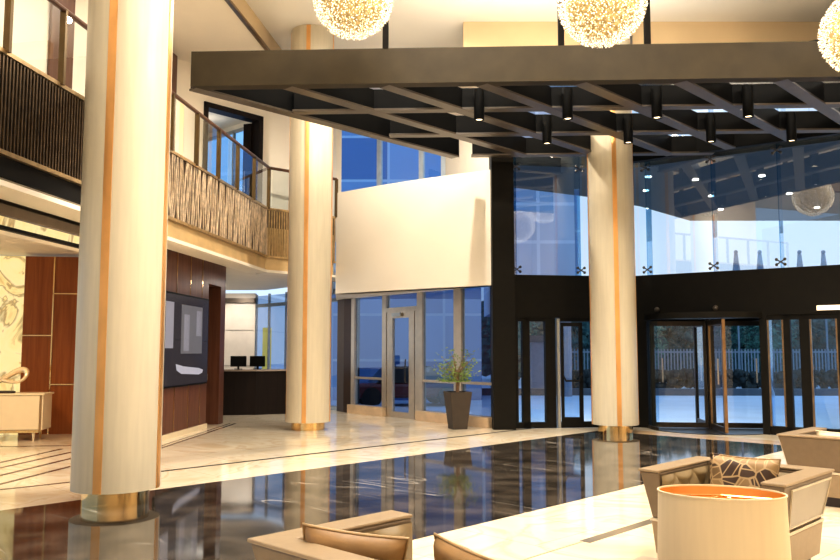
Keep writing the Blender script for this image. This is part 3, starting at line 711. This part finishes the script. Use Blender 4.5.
def armchair(loc, rz, W, D, label, rim=.72):
    """local frame: x across, +y the open front; origin on the floor at the middle"""
    t = thing('tub_armchair' if W < 1.3 else 'tub_sofa', label, 'armchair' if W < 1.3 else 'sofa', loc, rz)
    T, fl_, zb = .17, .11, .10
    hw, hd_ = W/2, D/2
    # flared shell: outer face leans out towards the rim; U-shaped in plan
    def shell(z0,z1,f0,f1,out=0.0):
        s = MB()
        o0 = [(-hw+f0,hd_-f0*.6),(-hw+f0,-hd_+f0),(hw-f0,-hd_+f0),(hw-f0,hd_-f0*.6)]
        o1 = [(-hw+f1,hd_-f1*.6),(-hw+f1,-hd_+f1),(hw-f1,-hd_+f1),(hw-f1,hd_-f1*.6)]
        i_ = [(-hw+T,hd_),(-hw+T,-hd_+T),(hw-T,-hd_+T),(hw-T,hd_)]
        i0 = [(x,min(y,o0[0][1])) for x,y in i_]; i1 = [(x,min(y,o1[0][1])) for x,y in i_]
        vs = [(*q,z0) for q in o0]+[(*q,z1) for q in o1]+[(*q,z0) for q in i0]+[(*q,z1) for q in i1]
        fs = []
        for k in range(3):
            fs += [(k,k+1,4+k+1,4+k),(8+k+1,8+k,12+k,12+k+1),(4+k,4+k+1,12+k+1,12+k),(k+1,k,8+k,8+k+1)]
        fs += [(0,4,12,8),(3,11,15,7)]
        return s.add(vs,fs)
    shell(.36,rim-.02,.085,.012).build('outer_panel', TAUPE, t, local=True, bevel=.01)
    shell(rim-.02,rim,.0,.0).build('rim', TAUPEL, t, local=True, bevel=.008)
    shell(zb,.34,.10,.075).build('lower_panel', TAUPEL, t, local=True, bevel=.01)
    shell(.34,.36,.07,.07).build('piping', PIPING, t, local=True)
    b = MB(); b.box((0,0,.05),(W-.3,D-.3,.10)); b.build('plinth', PLINTH, t, local=True)
    MB().box((0,T/2-.02,.29),(W-2*T-.01,D-T-.06,.26)).build('seat_cushion', TUFT, t, local=True, bevel=.05)
    # tufted inner faces
    def tuft(u,v,L_,H):
        a, c_ = u*L_/.15, v*H/.13
        q = min(1,math.hypot((a-round(a)) , (c_-round(c_)))*1.6) if (round(a)+round(c_))%2==0 else 1
        dg_ = min(abs(math.sin(PI*(a+c_)/2)),abs(math.sin(PI*(a-c_)/2)))
        return .035*(dg_**.45)*min(1,6*min(u,1-u)+.1)*min(1,6*min(v,1-v)+.1)
    H = rim-.04-.40
    s = MB()
    Ls = D-T-.02
    s.grid(lambda u,v: (-hw+T+.012+tuft(u,v,Ls,H), hd_-.02-u*Ls, .40+v*H), 60, 26)
    s.grid(lambda u,v: (hw-T-.012-tuft(u,v,Ls,H), -hd_+T+u*Ls, .40+v*H), 60, 26)
    Lb = W-2*T
    s.grid(lambda u,v: (-hw+T+u*Lb, -hd_+T+.012+tuft(u,v,Lb,H), .40+v*H), int(60*Lb), 26)
    s.build('tufted_lining', TUFT, t, local=True, smooth=80)
    for sx in (-1,1):
        x = lambda z: sx*(hw-.012-(.085-.012)*(rim-.02-z)/(rim-.38)+.006)
        q = MB(); y0,y1 = -hd_+.10, hd_-.30
        vs = [(x(.39),y0,.39),(x(.39),y1+.08,.39),(x(rim-.06),y1+.16,rim-.06),(x(rim-.06),y0-.04,rim-.06)]
        n_ = [(v_[0]-sx*.012,v_[1],v_[2]) for v_ in vs]
        q.add(vs+n_, [(0,1,2,3),(7,6,5,4)]+[(k,4+k,4+(k+1)%4,(k+1)%4) for k in range(4)])
        q.build('side_panel', PANELG, t, local=True)
        MB().tube(vs,.009,6,close=True).build('panel_piping', PIPING, t, local=True)
    return t
ang = math.atan2(p[1],p[0])                            # chair x axis along the floor grid
def gpos(corner, a, b): return (corner[0]+p[0]*a+d[0]*b, corner[1]+p[1]*a+d[1]*b)
# armchair with leaf cushion: opens towards the camera side (-d)
W2,D2 = 1.08,1.0
c2 = gpos((1.64,6.13), W2/2, D2/2); armchair((c2[0],c2[1],0), ang+PI, W2, D2, 'taupe tufted tub armchair with leaf cushion, behind the lamp shade')
q = gpos((1.64,6.13), W2/2-.02, D2-.40)
cushion('leaf_cushion', (q[0],q[1],.425), (.54,.38,.14), ang, -.30, LEAF_F, LEAF_F, 'brown cushion with gold leaf veins leaning in the tub armchair')
# sofa at the bottom: closed back to the camera, opens away (+d)
W1_,D1 = 1.75,.95
c1_ = gpos((-.82,3.87), W1_/2, D1/2); armchair((c1_[0],c1_[1],0), ang, W1_, D1, 'taupe tufted tub sofa at the bottom, cut off by the picture edge')
cushion('gold_cushion', (-.32,3.86,.45), (.50,.33,.15), -.17, .22, GOLDF, GOLDP, 'gold satin cushion leaning inside the bottom sofa beside its tufted arm', .10)
cushion('gold_cushion', (.235,3.83,.40), (.50,.30,.14), -1.02, .15, GOLDF, GOLDP, 'gold satin cushion at the very bottom edge, right of the sofa arm end', .05)
# sofa at the right edge
W3,D3 = 1.9,1.1
c3 = gpos((3.80,8.65), W3/2, D3/2); armchair((c3[0],c3[1],0), ang, W3, D3, 'taupe tub sofa at the right edge, seen from behind')
q = gpos((3.80,8.65), .62, .36)
cushion('cream_cushion', (q[0],q[1],.43), (.6,.34,.14), ang, .3, CREAMF, CREAMF, 'pale cream cushion just above the back of the right edge sofa')
# side table and lamp
tc = gpos((1.2,4.44), .40, -.35)
tb = thing('side_table', 'low square side table, its corner showing left of the lamp shade', 'table', (tc[0],tc[1],0), ang)
MB().box((0,0,.475),(.8,.7,.05)).build('table_top', TABLEG, tb, local=True, bevel=.006)
for sx in (-1,1):
    for sy in (-1,1): MB().box((sx*.34,sy*.29,.225),(.05,.05,.45)).build('leg', BRONZE, tb, local=True)
LX, LY = 1.335, 3.62
lm = thing('table_lamp', 'table lamp with large cream oval shade and orange lining', 'lamp', (LX,LY,.5))
sx_, sy_, rz_ = .268, .185, -.30
pr = [(.955,0)]
MB().lathe((0,0,0),[(1.045,.09),(1.0,.475)],72,sx_,sy_,rz_,cap=False).build('lamp_shade', SHADE_O, lm, local=True, smooth=60)
MB().lathe((0,0,0),[(.985,.475),(1.03,.09)],72,sx_,sy_,rz_,cap=False).build('shade_lining', SHADE_I, lm, local=True, smooth=60)
rm = MB(); rm.tube([(sx_*math.cos(a)*math.cos(rz_)-sy_*math.sin(a)*math.sin(rz_), sx_*math.cos(a)*math.sin(rz_)+sy_*math.sin(a)*math.cos(rz_), .475) for a in [2*PI*k/72 for k in range(72)]],.005,6,close=True); rm.build('shade_rim', SHADE_O, lm, local=True, smooth=60)
MB().lathe((0,0,0),[(.10,0),(.11,.02),(.05,.05),(.035,.12),(.06,.18),(.03,.26),(.02,.30)],32).build('lamp_base', BRASS, lm, local=True, smooth=50)
MB().sphere((0,0,.36),.04,16,10).build('bulb', emis('bulb_glow',(1,.7,.35),3), lm, local=True, smooth=60)
h = MB(); h.tube([(-.05,0,.30),(-.08,0,.38),(-.04,0,.45),(0,0,.46),(.04,0,.45),(.08,0,.38),(.05,0,.30)],.005,6); h.tube([(-.20,.06,.455),(-.1,.03,.458),(0,0,.462),(.1,-.03,.458),(.20,-.06,.455)],.005,6); h.build('harp', BRASS, lm, local=True)
# credenza and sculpture
cz = (-8.15,15.0-.28); crd = thing('credenza', 'cream lacquered credenza with tapered legs against the onyx wall', 'cabinet', (-8.25,14.55,0), .14)
MB().box((0,0,.50),(2.9,.5,.62)).build('carcass', LACQD, crd, local=True, bevel=.008)
MB().box((0,0,.825),(2.98,.56,.035)).build('top_panel', LACQ, crd, local=True, bevel=.006)
for sx in (-1,1): MB().box((sx*1.452,0,.50),(.02,.5,.62)).build('side_panel', LACQ, crd, local=True)
for k in range(4):
    x = -1.06+.705*k; dv_ = MB().box((x,-.255,.50),(.692,.024,.60)).build('door', LACQ, crd, local=True, bevel=.004)
MB().box((0,-.22,.165),(2.8,.04,.05)).build('base_rail', BRASS, crd, local=True)
for sx in (-1,1):
    for sy in (-1,1): MB().lathe((sx*1.3,sy*.19,0),[(.016,0),(.035,.19)],12).build('leg', BRASS if sy>0 else LACQ, crd, local=True, smooth=40)
sc_ = thing('loop_sculpture', 'pale gold looped ribbon sculpture on the credenza', 'sculpture', (-7.55,14.55,.845), .14)
pts = []
for k in range(60):
    a = 2*PI*k/60; pts.append((.42*math.sin(a), .06*math.sin(2*a), .06+.17*(1-math.cos(a)*.0)-.0+.14*math.sin(2*a)*.75+.10*math.sin(a)))
zz = min(q[2] for q in pts); pts = [(x,y,z-zz+.055) for x,y,z in pts]
MB().tube(pts,[.04+.015*math.sin(4*PI*k/60) for k in range(60)],10,close=True).build('ribbon', SCULPT, sc_, local=True, smooth=60)
MB().lathe((0,0,0),[(.24,0),(.24,.03),(.20,.04)],32,1,.5).build('base', PLINTH, sc_, local=True, smooth=40)
# video wall
vw = thing('video_wall', 'dark video wall of joined screens on the walnut wall', 'screen', (*Tp(15.4),1.8))
MB().wall(Tp(14.1,-.05),Tp(16.76,-.05),.93,2.68,.05).build('bezel', BLACKC, vw)
ys = (14.13,15.44,16.73); zs = (.96,1.805,2.65)
for i in range(2):
    for j in range(2):
        MB().wall(Tp(ys[i]+.004,-.055),Tp(ys[i+1]-.004,-.055),zs[j]+.004,zs[j+1]-.004,.004).build('screen', SCREEN, vw)
def spic(y0,y1,z0,z1,m): return MB().wall(Tp(y0,-.058),Tp(y1,-.058),z0,z1,.002).build('displayed_picture', m, vw)
spic(14.35,14.75,1.65,2.5,PIC); spic(15.15,16.35,1.55,2.48,PICD); spic(15.3,15.6,1.6,2.3,PIC); spic(16.0,16.3,1.9,2.4,PIC)
tb_ = MB()
P_ = [Tp(15.0,-.06),Tp(16.45,-.06)]
tb_.add([(*Tp(14.9,-.06),1.36),(*Tp(14.95,-.06),1.24),(*Tp(15.2,-.06),1.17),(*Tp(16.2,-.06),1.13),(*Tp(16.4,-.06),1.16),(*Tp(16.45,-.06),1.22),(*Tp(16.2,-.06),1.26),(*Tp(15.3,-.06),1.31)],[tuple(range(8))])
tb_.build('displayed_picture', mat('screen_white',(.2,.2,.24),.4,emit=(.5,.5,.58),es=.6), vw)
MB().wall(Tp(16.8,-.03),Tp(16.84,-.03),1.0,1.12,.03).build('switch', ALU, vw)
# reception desk with monitors
dk_ = thing('reception_desk', 'dark espresso reception desk with thin pale top beyond the walnut wall', 'desk', (-4.3,21,0))
fp = [(-6.2,20.1),(-4.13,20.3),(-3.0,20.95),(-3.2,21.5),(-4.3,20.95),(-6.2,20.75)]
MB().prism(fp,0,1.09).build('desk_body', ESPR, dk_, bevel=.006)
MB().prism([(-6.25,20.05),(-4.12,20.25),(-2.96,20.92),(-3.2,21.56),(-4.32,21.0),(-6.25,20.8)],1.09,1.13).build('desk_top', mat('desk_top_grey',(.32,.26,.22),.25), dk_)
def monitor(x,y,rz,lab):
    t = thing('desk_monitor', lab, 'monitor', (x,y,1.137), rz, 'reception monitors')
    MB().box((0,0,.20),(.40,.03,.27)).build('screen', BLACKC, t, local=True, bevel=.004)
    MB().box((0,.03,.05),(.05,.03,.12)).build('stand', BLACKC, t, local=True); MB().box((0,.02,.006),(.2,.14,.012)).build('foot', BLACKC, t, local=True)
monitor(-4.66,20.64,.25,'black desk monitor, left of the two on the reception desk'); monitor(-4.20,20.78,-.1,'black desk monitor, right of the two on the reception desk')
# potted tree
pt_ = thing('potted_tree', 'small leafy tree in a tall tapered brown planter by the glass storefront', 'potted plant', (.78,16.75,0), .3)
q = MB()
for (w0_,w1_,z0,z1) in ((.155,.235,0,.76),):
    q.add([(s1*w0_,s2*w0_,z0) for s1,s2 in ((-1,-1),(1,-1),(1,1),(-1,1))]+[(s1*w1_,s2*w1_,z1) for s1,s2 in ((-1,-1),(1,-1),(1,1),(-1,1))]+[(s1*(w1_-.03),s2*(w1_-.03),z1) for s1,s2 in ((-1,-1),(1,-1),(1,1),(-1,1))]+[(s1*(w1_-.04),s2*(w1_-.04),z1-.08) for s1,s2 in ((-1,-1),(1,-1),(1,1),(-1,1))],
      [(3,2,1,0)]+[(4*r_+k,4*r_+(k+1)%4,4*(r_+1)+(k+1)%4,4*(r_+1)+k) for r_ in range(3) for k in range(4)])
q.build('planter', POTM, pt_, local=True, bevel=.006)
MB().box((0,0,.69),(.40,.40,.02)).build('soil', SOIL, pt_, local=True)
br = MB(); lv = MB(); tips = []
for k in range(3):
    a = k*2.1; br.tube([(.02*math.cos(a),.02*math.sin(a),.69),(.03*math.cos(a+1.5),.03*math.sin(a+1.5),.95),(.03*math.cos(a+3),.03*math.sin(a+3),1.2)],[.022,.018,.014],7)
for k in range(26):
    a = random.uniform(0,6.28); r_ = random.uniform(.10,.40); z = random.uniform(1.0,1.66); e = (r_*math.cos(a),r_*math.sin(a),z)
    br.tube([(0,0,random.uniform(.95,1.2)),(e[0]*.5,e[1]*.5,z*.5+.58),e],[.010,.007,.003],5); tips.append(e)
br.build('trunk', BARK, pt_, local=True, smooth=60)
for e in tips:
    for k in range(34):
        c_ = Vector(e)*random.uniform(.72,1.0)+Vector((random.gauss(0,.07),random.gauss(0,.07),random.gauss(0.02,.08))); c_.z = max(c_.z,.98)
        u_ = Vector((random.gauss(0,1),random.gauss(0,1),random.gauss(-.3,.6))).normalized(); v_ = u_.orthogonal().normalized(); l, w = random.uniform(.03,.05), random.uniform(.010,.017)
        lv.add([tuple(c_-u_*l),tuple(c_+v_*w),tuple(c_+u_*l),tuple(c_-v_*w)],[(0,1,2,3)])
lv.build('foliage', LEAFM, pt_, local=True)

# ------------------------------------------------------------------ outdoors
def out(o): return st(o)
out(MB().prism([(-40,12),(70,-10),(70,110),(-40,110)],-.32,-.22).build('ground', ASPH))
out(MB().prism([A,B,Rp(14),along(Rp(14),d,3.0),along(B,d,2.6),along(A,(0,1),3.0),(-1.2,24.5),(-2.0,22.2),S0,Sp(LS)],-.21,-.012).build('pavement', mat('entrance_paving',(.60,.66,.74),.6)))
out(MB().prism([(-30,34),(60,32),(60,32.5),(-30,34.5)],-.25,.05).build('kerb', KERB))
out(MB().prism([(1.98,17.15),(1.98,19.4),(4.8,21.0),(6.2,22.2),(8.4,24.65),(17,24.65),(17,9),Rp(10.9,.4),Rp(-.25,.4),(3.85,17.45)],5.64,6.0).build('canopy_soffit', SOFF))
k = 0
for (x,y) in ((4.35,18.6),(5.7,19.9),(6.5,18.6),(7.6,20.6),(7.9,18.2),(8.6,22.6),(9.5,20.3),(11.2,22.3),(10.6,18.6),(5.3,18.3)):
    o = MB().lathe((x,y,5.62),[(.001,0),(.07,0),(.07,.02)],16,cap=False).build('soffit_downlight', LENSW); k += 1
    tag(o, 'small bright downlight recessed in the dark soffit outside the upper glass', 'downlight', 'outside soffit downlights')
def building(name, label, x0,x1,y0,y1,z0,z1,m, base=None):
    b_ = thing(name, label, 'building', ((x0+x1)/2,y0,z0-.22 if z0 < .1 else -.22))
    MB().box(((x0+x1)/2,(y0+y1)/2,(z0+z1)/2),(x1-x0,y1-y0,z1-z0)).build('facade', m, b_)
    MB().box(((x0+x1)/2,(y0+y1)/2,z1+.15),(x1-x0+.3,y1-y0+.3,.3)).build('roof_edge', KERB, b_)
    if base:
        for x in base: MB().tube([(x,y0+.6,-.22),(x,y0+.6,z0)],.25,12).build('pilotis', GREYB, b_)
building('office_building', 'blue glazed office building seen through the left storefront windows', -4.7,2.3,30,38,-.22,15,FACADE)
building('office_wing', 'blue glazed building wing behind the upper left entrance glass', 3.2,6.35,32,40,3.3,13,FACADE2, (3.6,5.9))
building('guard_house', 'low grey kiosk with a flat roof beyond the left entrance door', 5.05,5.75,36.5,38.5,-.22,2.0,GREYB)
def tree(x,y,h,r,m,lab):
    t = thing('street_tree', lab, 'tree', (x,y,-.22), 0, 'trees beyond the fence')
    MB().tube([(0,0,0),(.08,.0,h*.3),(0,.05,h*.6)],[.16,.12,.07],8).build('trunk', BARK, t, local=True, smooth=60)
    f = MB()
    for k in range(26):
        a, b_, rr = random.uniform(0,6.28), random.uniform(-1,1), random.uniform(.3,1)
        c_ = (r*rr*math.cos(a)*.85, r*rr*math.sin(a)*.85, h*.58+h*.36*b_*(1-.3*rr))
        f.sphere(c_, random.uniform(.28,.5)*r*.75, 7, 5)
    for k in range(900):
        a, b_ = random.uniform(0,6.28), random.uniform(-1,1); rr = random.uniform(.7,1.12)*math.sqrt(max(0,1-b_*b_*.8))
        c_ = Vector((r*rr*math.cos(a), r*rr*math.sin(a), h*.58+h*.42*b_)); u_ = Vector((random.gauss(0,1),random.gauss(0,1),random.gauss(0,1))).normalized(); v_ = u_.orthogonal().normalized()
        f.add([tuple(c_-u_*.14),tuple(c_+v_*.07),tuple(c_+u_*.14),tuple(c_-v_*.07)],[(0,1,2,3)])
    f.build('crown', m, t, local=True)
words = ('first','second','third','fourth','fifth','sixth','seventh','eighth','ninth','tenth','eleventh','twelfth','thirteenth','fourteenth','fifteenth','sixteenth')
tl = [(5.0+3.5*i,43.8,random.uniform(4.2,4.9),1.32,(OAK,OAK2)[i%2]) for i in range(8)]+[(6.8+3.5*i,47.2,random.uniform(4.8,5.4),1.36,(OAK2,OAK)[i%2]) for i in range(8)]
for k,(x,y,h,r,m) in enumerate(sorted(tl)):
    tree(x,y,h,r,m,'dark green tree beyond the forecourt, %s from the left in the tree belt'%words[k])
bl = MB()
for k in range(1500):
    x = random.uniform(4,34); z = random.uniform(-.1,4.6); bl.sphere((x,51.2+random.uniform(-.5,.5),z),random.uniform(.3,.6),6,4)
bl = bl.build('shrubbery', OAK2); bl['kind'] = 'stuff'; bl['label'] = 'dense dark greenery behind the row of trees outdoors'; bl['category'] = 'shrubbery'
hg = MB()
for k in range(1050):
    x = random.uniform(6.1,30); hg.sphere((x,37.6+random.uniform(-.35,.35),random.uniform(-.1,.62)),random.uniform(.12,.22),6,4)
hg = hg.build('clipped_hedge', HEDGE); tag(hg,'low dark hedge along the far side of the forecourt','hedge')
fn = thing('white_fence','white railing fence behind the low hedge outdoors','fence',(18,40,-.22))
q = MB()
for k in range(150): q.box((6.1+.16*k,40,.75),(.06,.04,1.9))
q.build('pickets', WHITEF, fn); MB().box((18,40,.2),(24,.05,.08)).box((18,40,1.55),(24,.05,.08)).build('rail', WHITEF, fn)
for k,x in enumerate((738,762,802,826)):
    X = (x-420)/800*41
    t = thing('flagpole','furled flag on a pole beyond the upper right glass, %s from the left'%words[k],'flag',(X,41,-.22),0,'furled flags')
    MB().tube([(0,0,0),(0,0,6.9)],.05,8).build('pole', WHITEF, t, local=True); MB().sphere((0,0,6.9),.11,10,6).build('finial', FLAG, t, local=True)
    MB().lathe((0,0,0),[(.10,6.8),(.14,6.4),(.22,5.8),(.26,5.0),(.18,4.8)],10,1,.6).build('furled_flag', FLAG, t, local=True, smooth=60)
car = thing('parked_car','dark red car parked outside, seen low through the storefront door','car',(-.55,27.2,-.22),.25)
MB().prism([(-2.0,-.8),(2.0,-.8),(2.0,.8),(-2.0,.8)],.28,.78).build('body', CARR, car, local=True, bevel=.12)
q = MB(); q.add([(-1.1,-.75,.78),(1.3,-.75,.78),(1.3,.75,.78),(-1.1,.75,.78),(-.6,-.62,1.32),(.8,-.62,1.32),(.8,.62,1.32),(-.6,.62,1.32)],[(0,1,5,4),(1,2,6,5),(2,3,7,6),(3,0,4,7),(4,5,6,7)]); q.build('cabin', CARG, car, local=True, bevel=.05)
for sx in (-1.25,1.3):
    for sy in (-.78,.78): MB().tube([(sx,sy-.1,.32),(sx,sy+.1,.32)],.32,20).build('wheel', TYRE, car, local=True)
o = MB().box((-5.15,27.0,1.4),(.28,.1,2.6)); o = o.build('yellow_board', YELL); tag(o,'narrow yellow upright board outside the window behind the desk','board')
o.data.transform(Matrix.Translation((0,0,-.32)))

# ------------------------------------------------------------------ light
def area(name, loc, size, power, col, rot=(0,0,0), sy=None):
    l = bpy.data.lights.new(name,'AREA'); l.energy = power; l.color = col; l.shape = 'RECTANGLE'; l.size = size; l.size_y = sy or size
    o = bpy.data.objects.new(name,l); COL.objects.link(o); o.location = loc; o.rotation_euler = rot; return o
def spot(name, loc, target, power, col, angle=70, blend=.6, r=.05):
    l = bpy.data.lights.new(name,'SPOT'); l.energy = power; l.color = col; l.spot_size = math.radians(angle); l.spot_blend = blend; l.shadow_soft_size = r
    o = bpy.data.objects.new(name,l); COL.objects.link(o); o.location = loc
    v = Vector(target)-Vector(loc); o.rotation_euler = v.to_track_quat('-Z','Y').to_euler(); return o
def point(name, loc, power, col, r=.1):
    l = bpy.data.lights.new(name,'POINT'); l.energy = power; l.color = col; l.shadow_soft_size = r
    o = bpy.data.objects.new(name,l); COL.objects.link(o); o.location = loc; return o
WARM = (1,.915,.79); WARMER = (1,.72,.42)
for i,(x,y,pw) in enumerate(((-1.0,3.5,300),(3.0,3.0,300),(7.5,5.0,360),(.2,8.6,440),(3.4,7.6,380),(8,8,320),(-2.2,11.3,230))):
    area('hall_fill', (x,y,8.3), 2.2, pw, WARM)  # unseen area lamps added to light the hall
spot('hall_fill_spot', (-.4,15.0,8.3), (-.4,15.6,0), 950, WARM, 160, .6, .06)  # unseen spot added to brighten the parapet wall and middle floor
area('ceiling_fill_up', (2.6,13.4,6.4), 5.0, 200, WARM, (PI,0,0), 2.2)  # hidden lamp added above the canopy to brighten the ceiling
# downlights in the canopy cans
for row in node_spots:
    for x,y in row: spot('canopy_spot', (x,y,5.34), (x,y,0), 150, (1,.88,.70), 95, .8, .06)
for x,y in ((4.35,18.6),(5.7,19.9),(5.3,18.3),(8.6,22.6)): spot('soffit_spot', (x,y,5.6), (x,y,0), 420, (.80,.90,1), 140, .8, .06)
# warm lounge lights at the far left, under the balcony
for x,y,pw in ((-7.6,12.6,150),(-5.6,13.6,80),(-8,9.0,120)):
    spot('lounge_spot', (x,y,3.02), (x-.1,y+.6,0), pw, WARMER, 130, .8, .1)
for x,y in ((-4.05,14.6),(-3.98,16.0),(-3.9,17.3)):
    spot('soffit_spot', (x,y,3.42), (x-.45,y+.1,1.0), 22, WARM, 90, .8, .05)
spot('soffit_light', (-5.7,23.2,3.42), (-6.0,25,1.0), 240, WARM, 120, .8, .05)
area('soffit_light', (-3.2,19.9,3.30), .8, 45, WARM)
for x,y in ((-5.3,5.0),(-6.6,10.5),(-4.0,13.8)): area('mezzanine_fill', (x,y,7.95), .9, 45, WARM)  # out-of-view lamps added to fill the mezzanine
point('corridor_light', (-5.3,19.5,7.0), 8, WARM, .2)
# column top glow
for x,y,pw in ((-2.28,16.05,60),(-3.1,8.0,14)): spot('column_spot', (x,y-.15,8.3), (x,y+.1,0), pw, WARM, 40, .9, .05)
point('lamp_bulb', (LX,LY,.90), 1.3, (1,.62,.28), .04)
# overcast daylight
w = bpy.data.worlds.new('daylight'); SC.world = w; w.use_nodes = True; nt = w.node_tree; bg = nt.nodes['Background']
tcw = N(nt,'ShaderNodeTexCoord'); sp = N(nt,'ShaderNodeSeparateXYZ'); nt.links.new(tcw.outputs['Generated'], sp.inputs[0])
c = ramp(nt, sp.outputs['Z'], [(0,(.62,.74,.88)),(.35,(.55,.74,.97)),(1,(.42,.66,1))]); nt.links.new(c, bg.inputs['Color']); bg.inputs['Strength'].default_value = 1.25

# ------------------------------------------------------------------ camera
cam = bpy.data.cameras.new('camera'); co = bpy.data.objects.new('camera', cam); COL.objects.link(co)
cam.sensor_width = 36; cam.lens = 36*800/840; co.location = (0,0,1.6); co.rotation_euler = (PI/2+math.atan(71/800),0,0)
cam.clip_end = 300; SC.camera = co
SC.view_settings.view_transform = 'Standard'; SC.view_settings.look = 'None'; SC.view_settings.exposure = .12; SC.view_settings.gamma = .86
SC.cycles.max_bounces = 8; SC.cycles.transparent_max_bounces = 24; SC.cycles.caustics_reflective = False; SC.cycles.caustics_refractive = False
SC.cycles.sample_clamp_indirect = 6
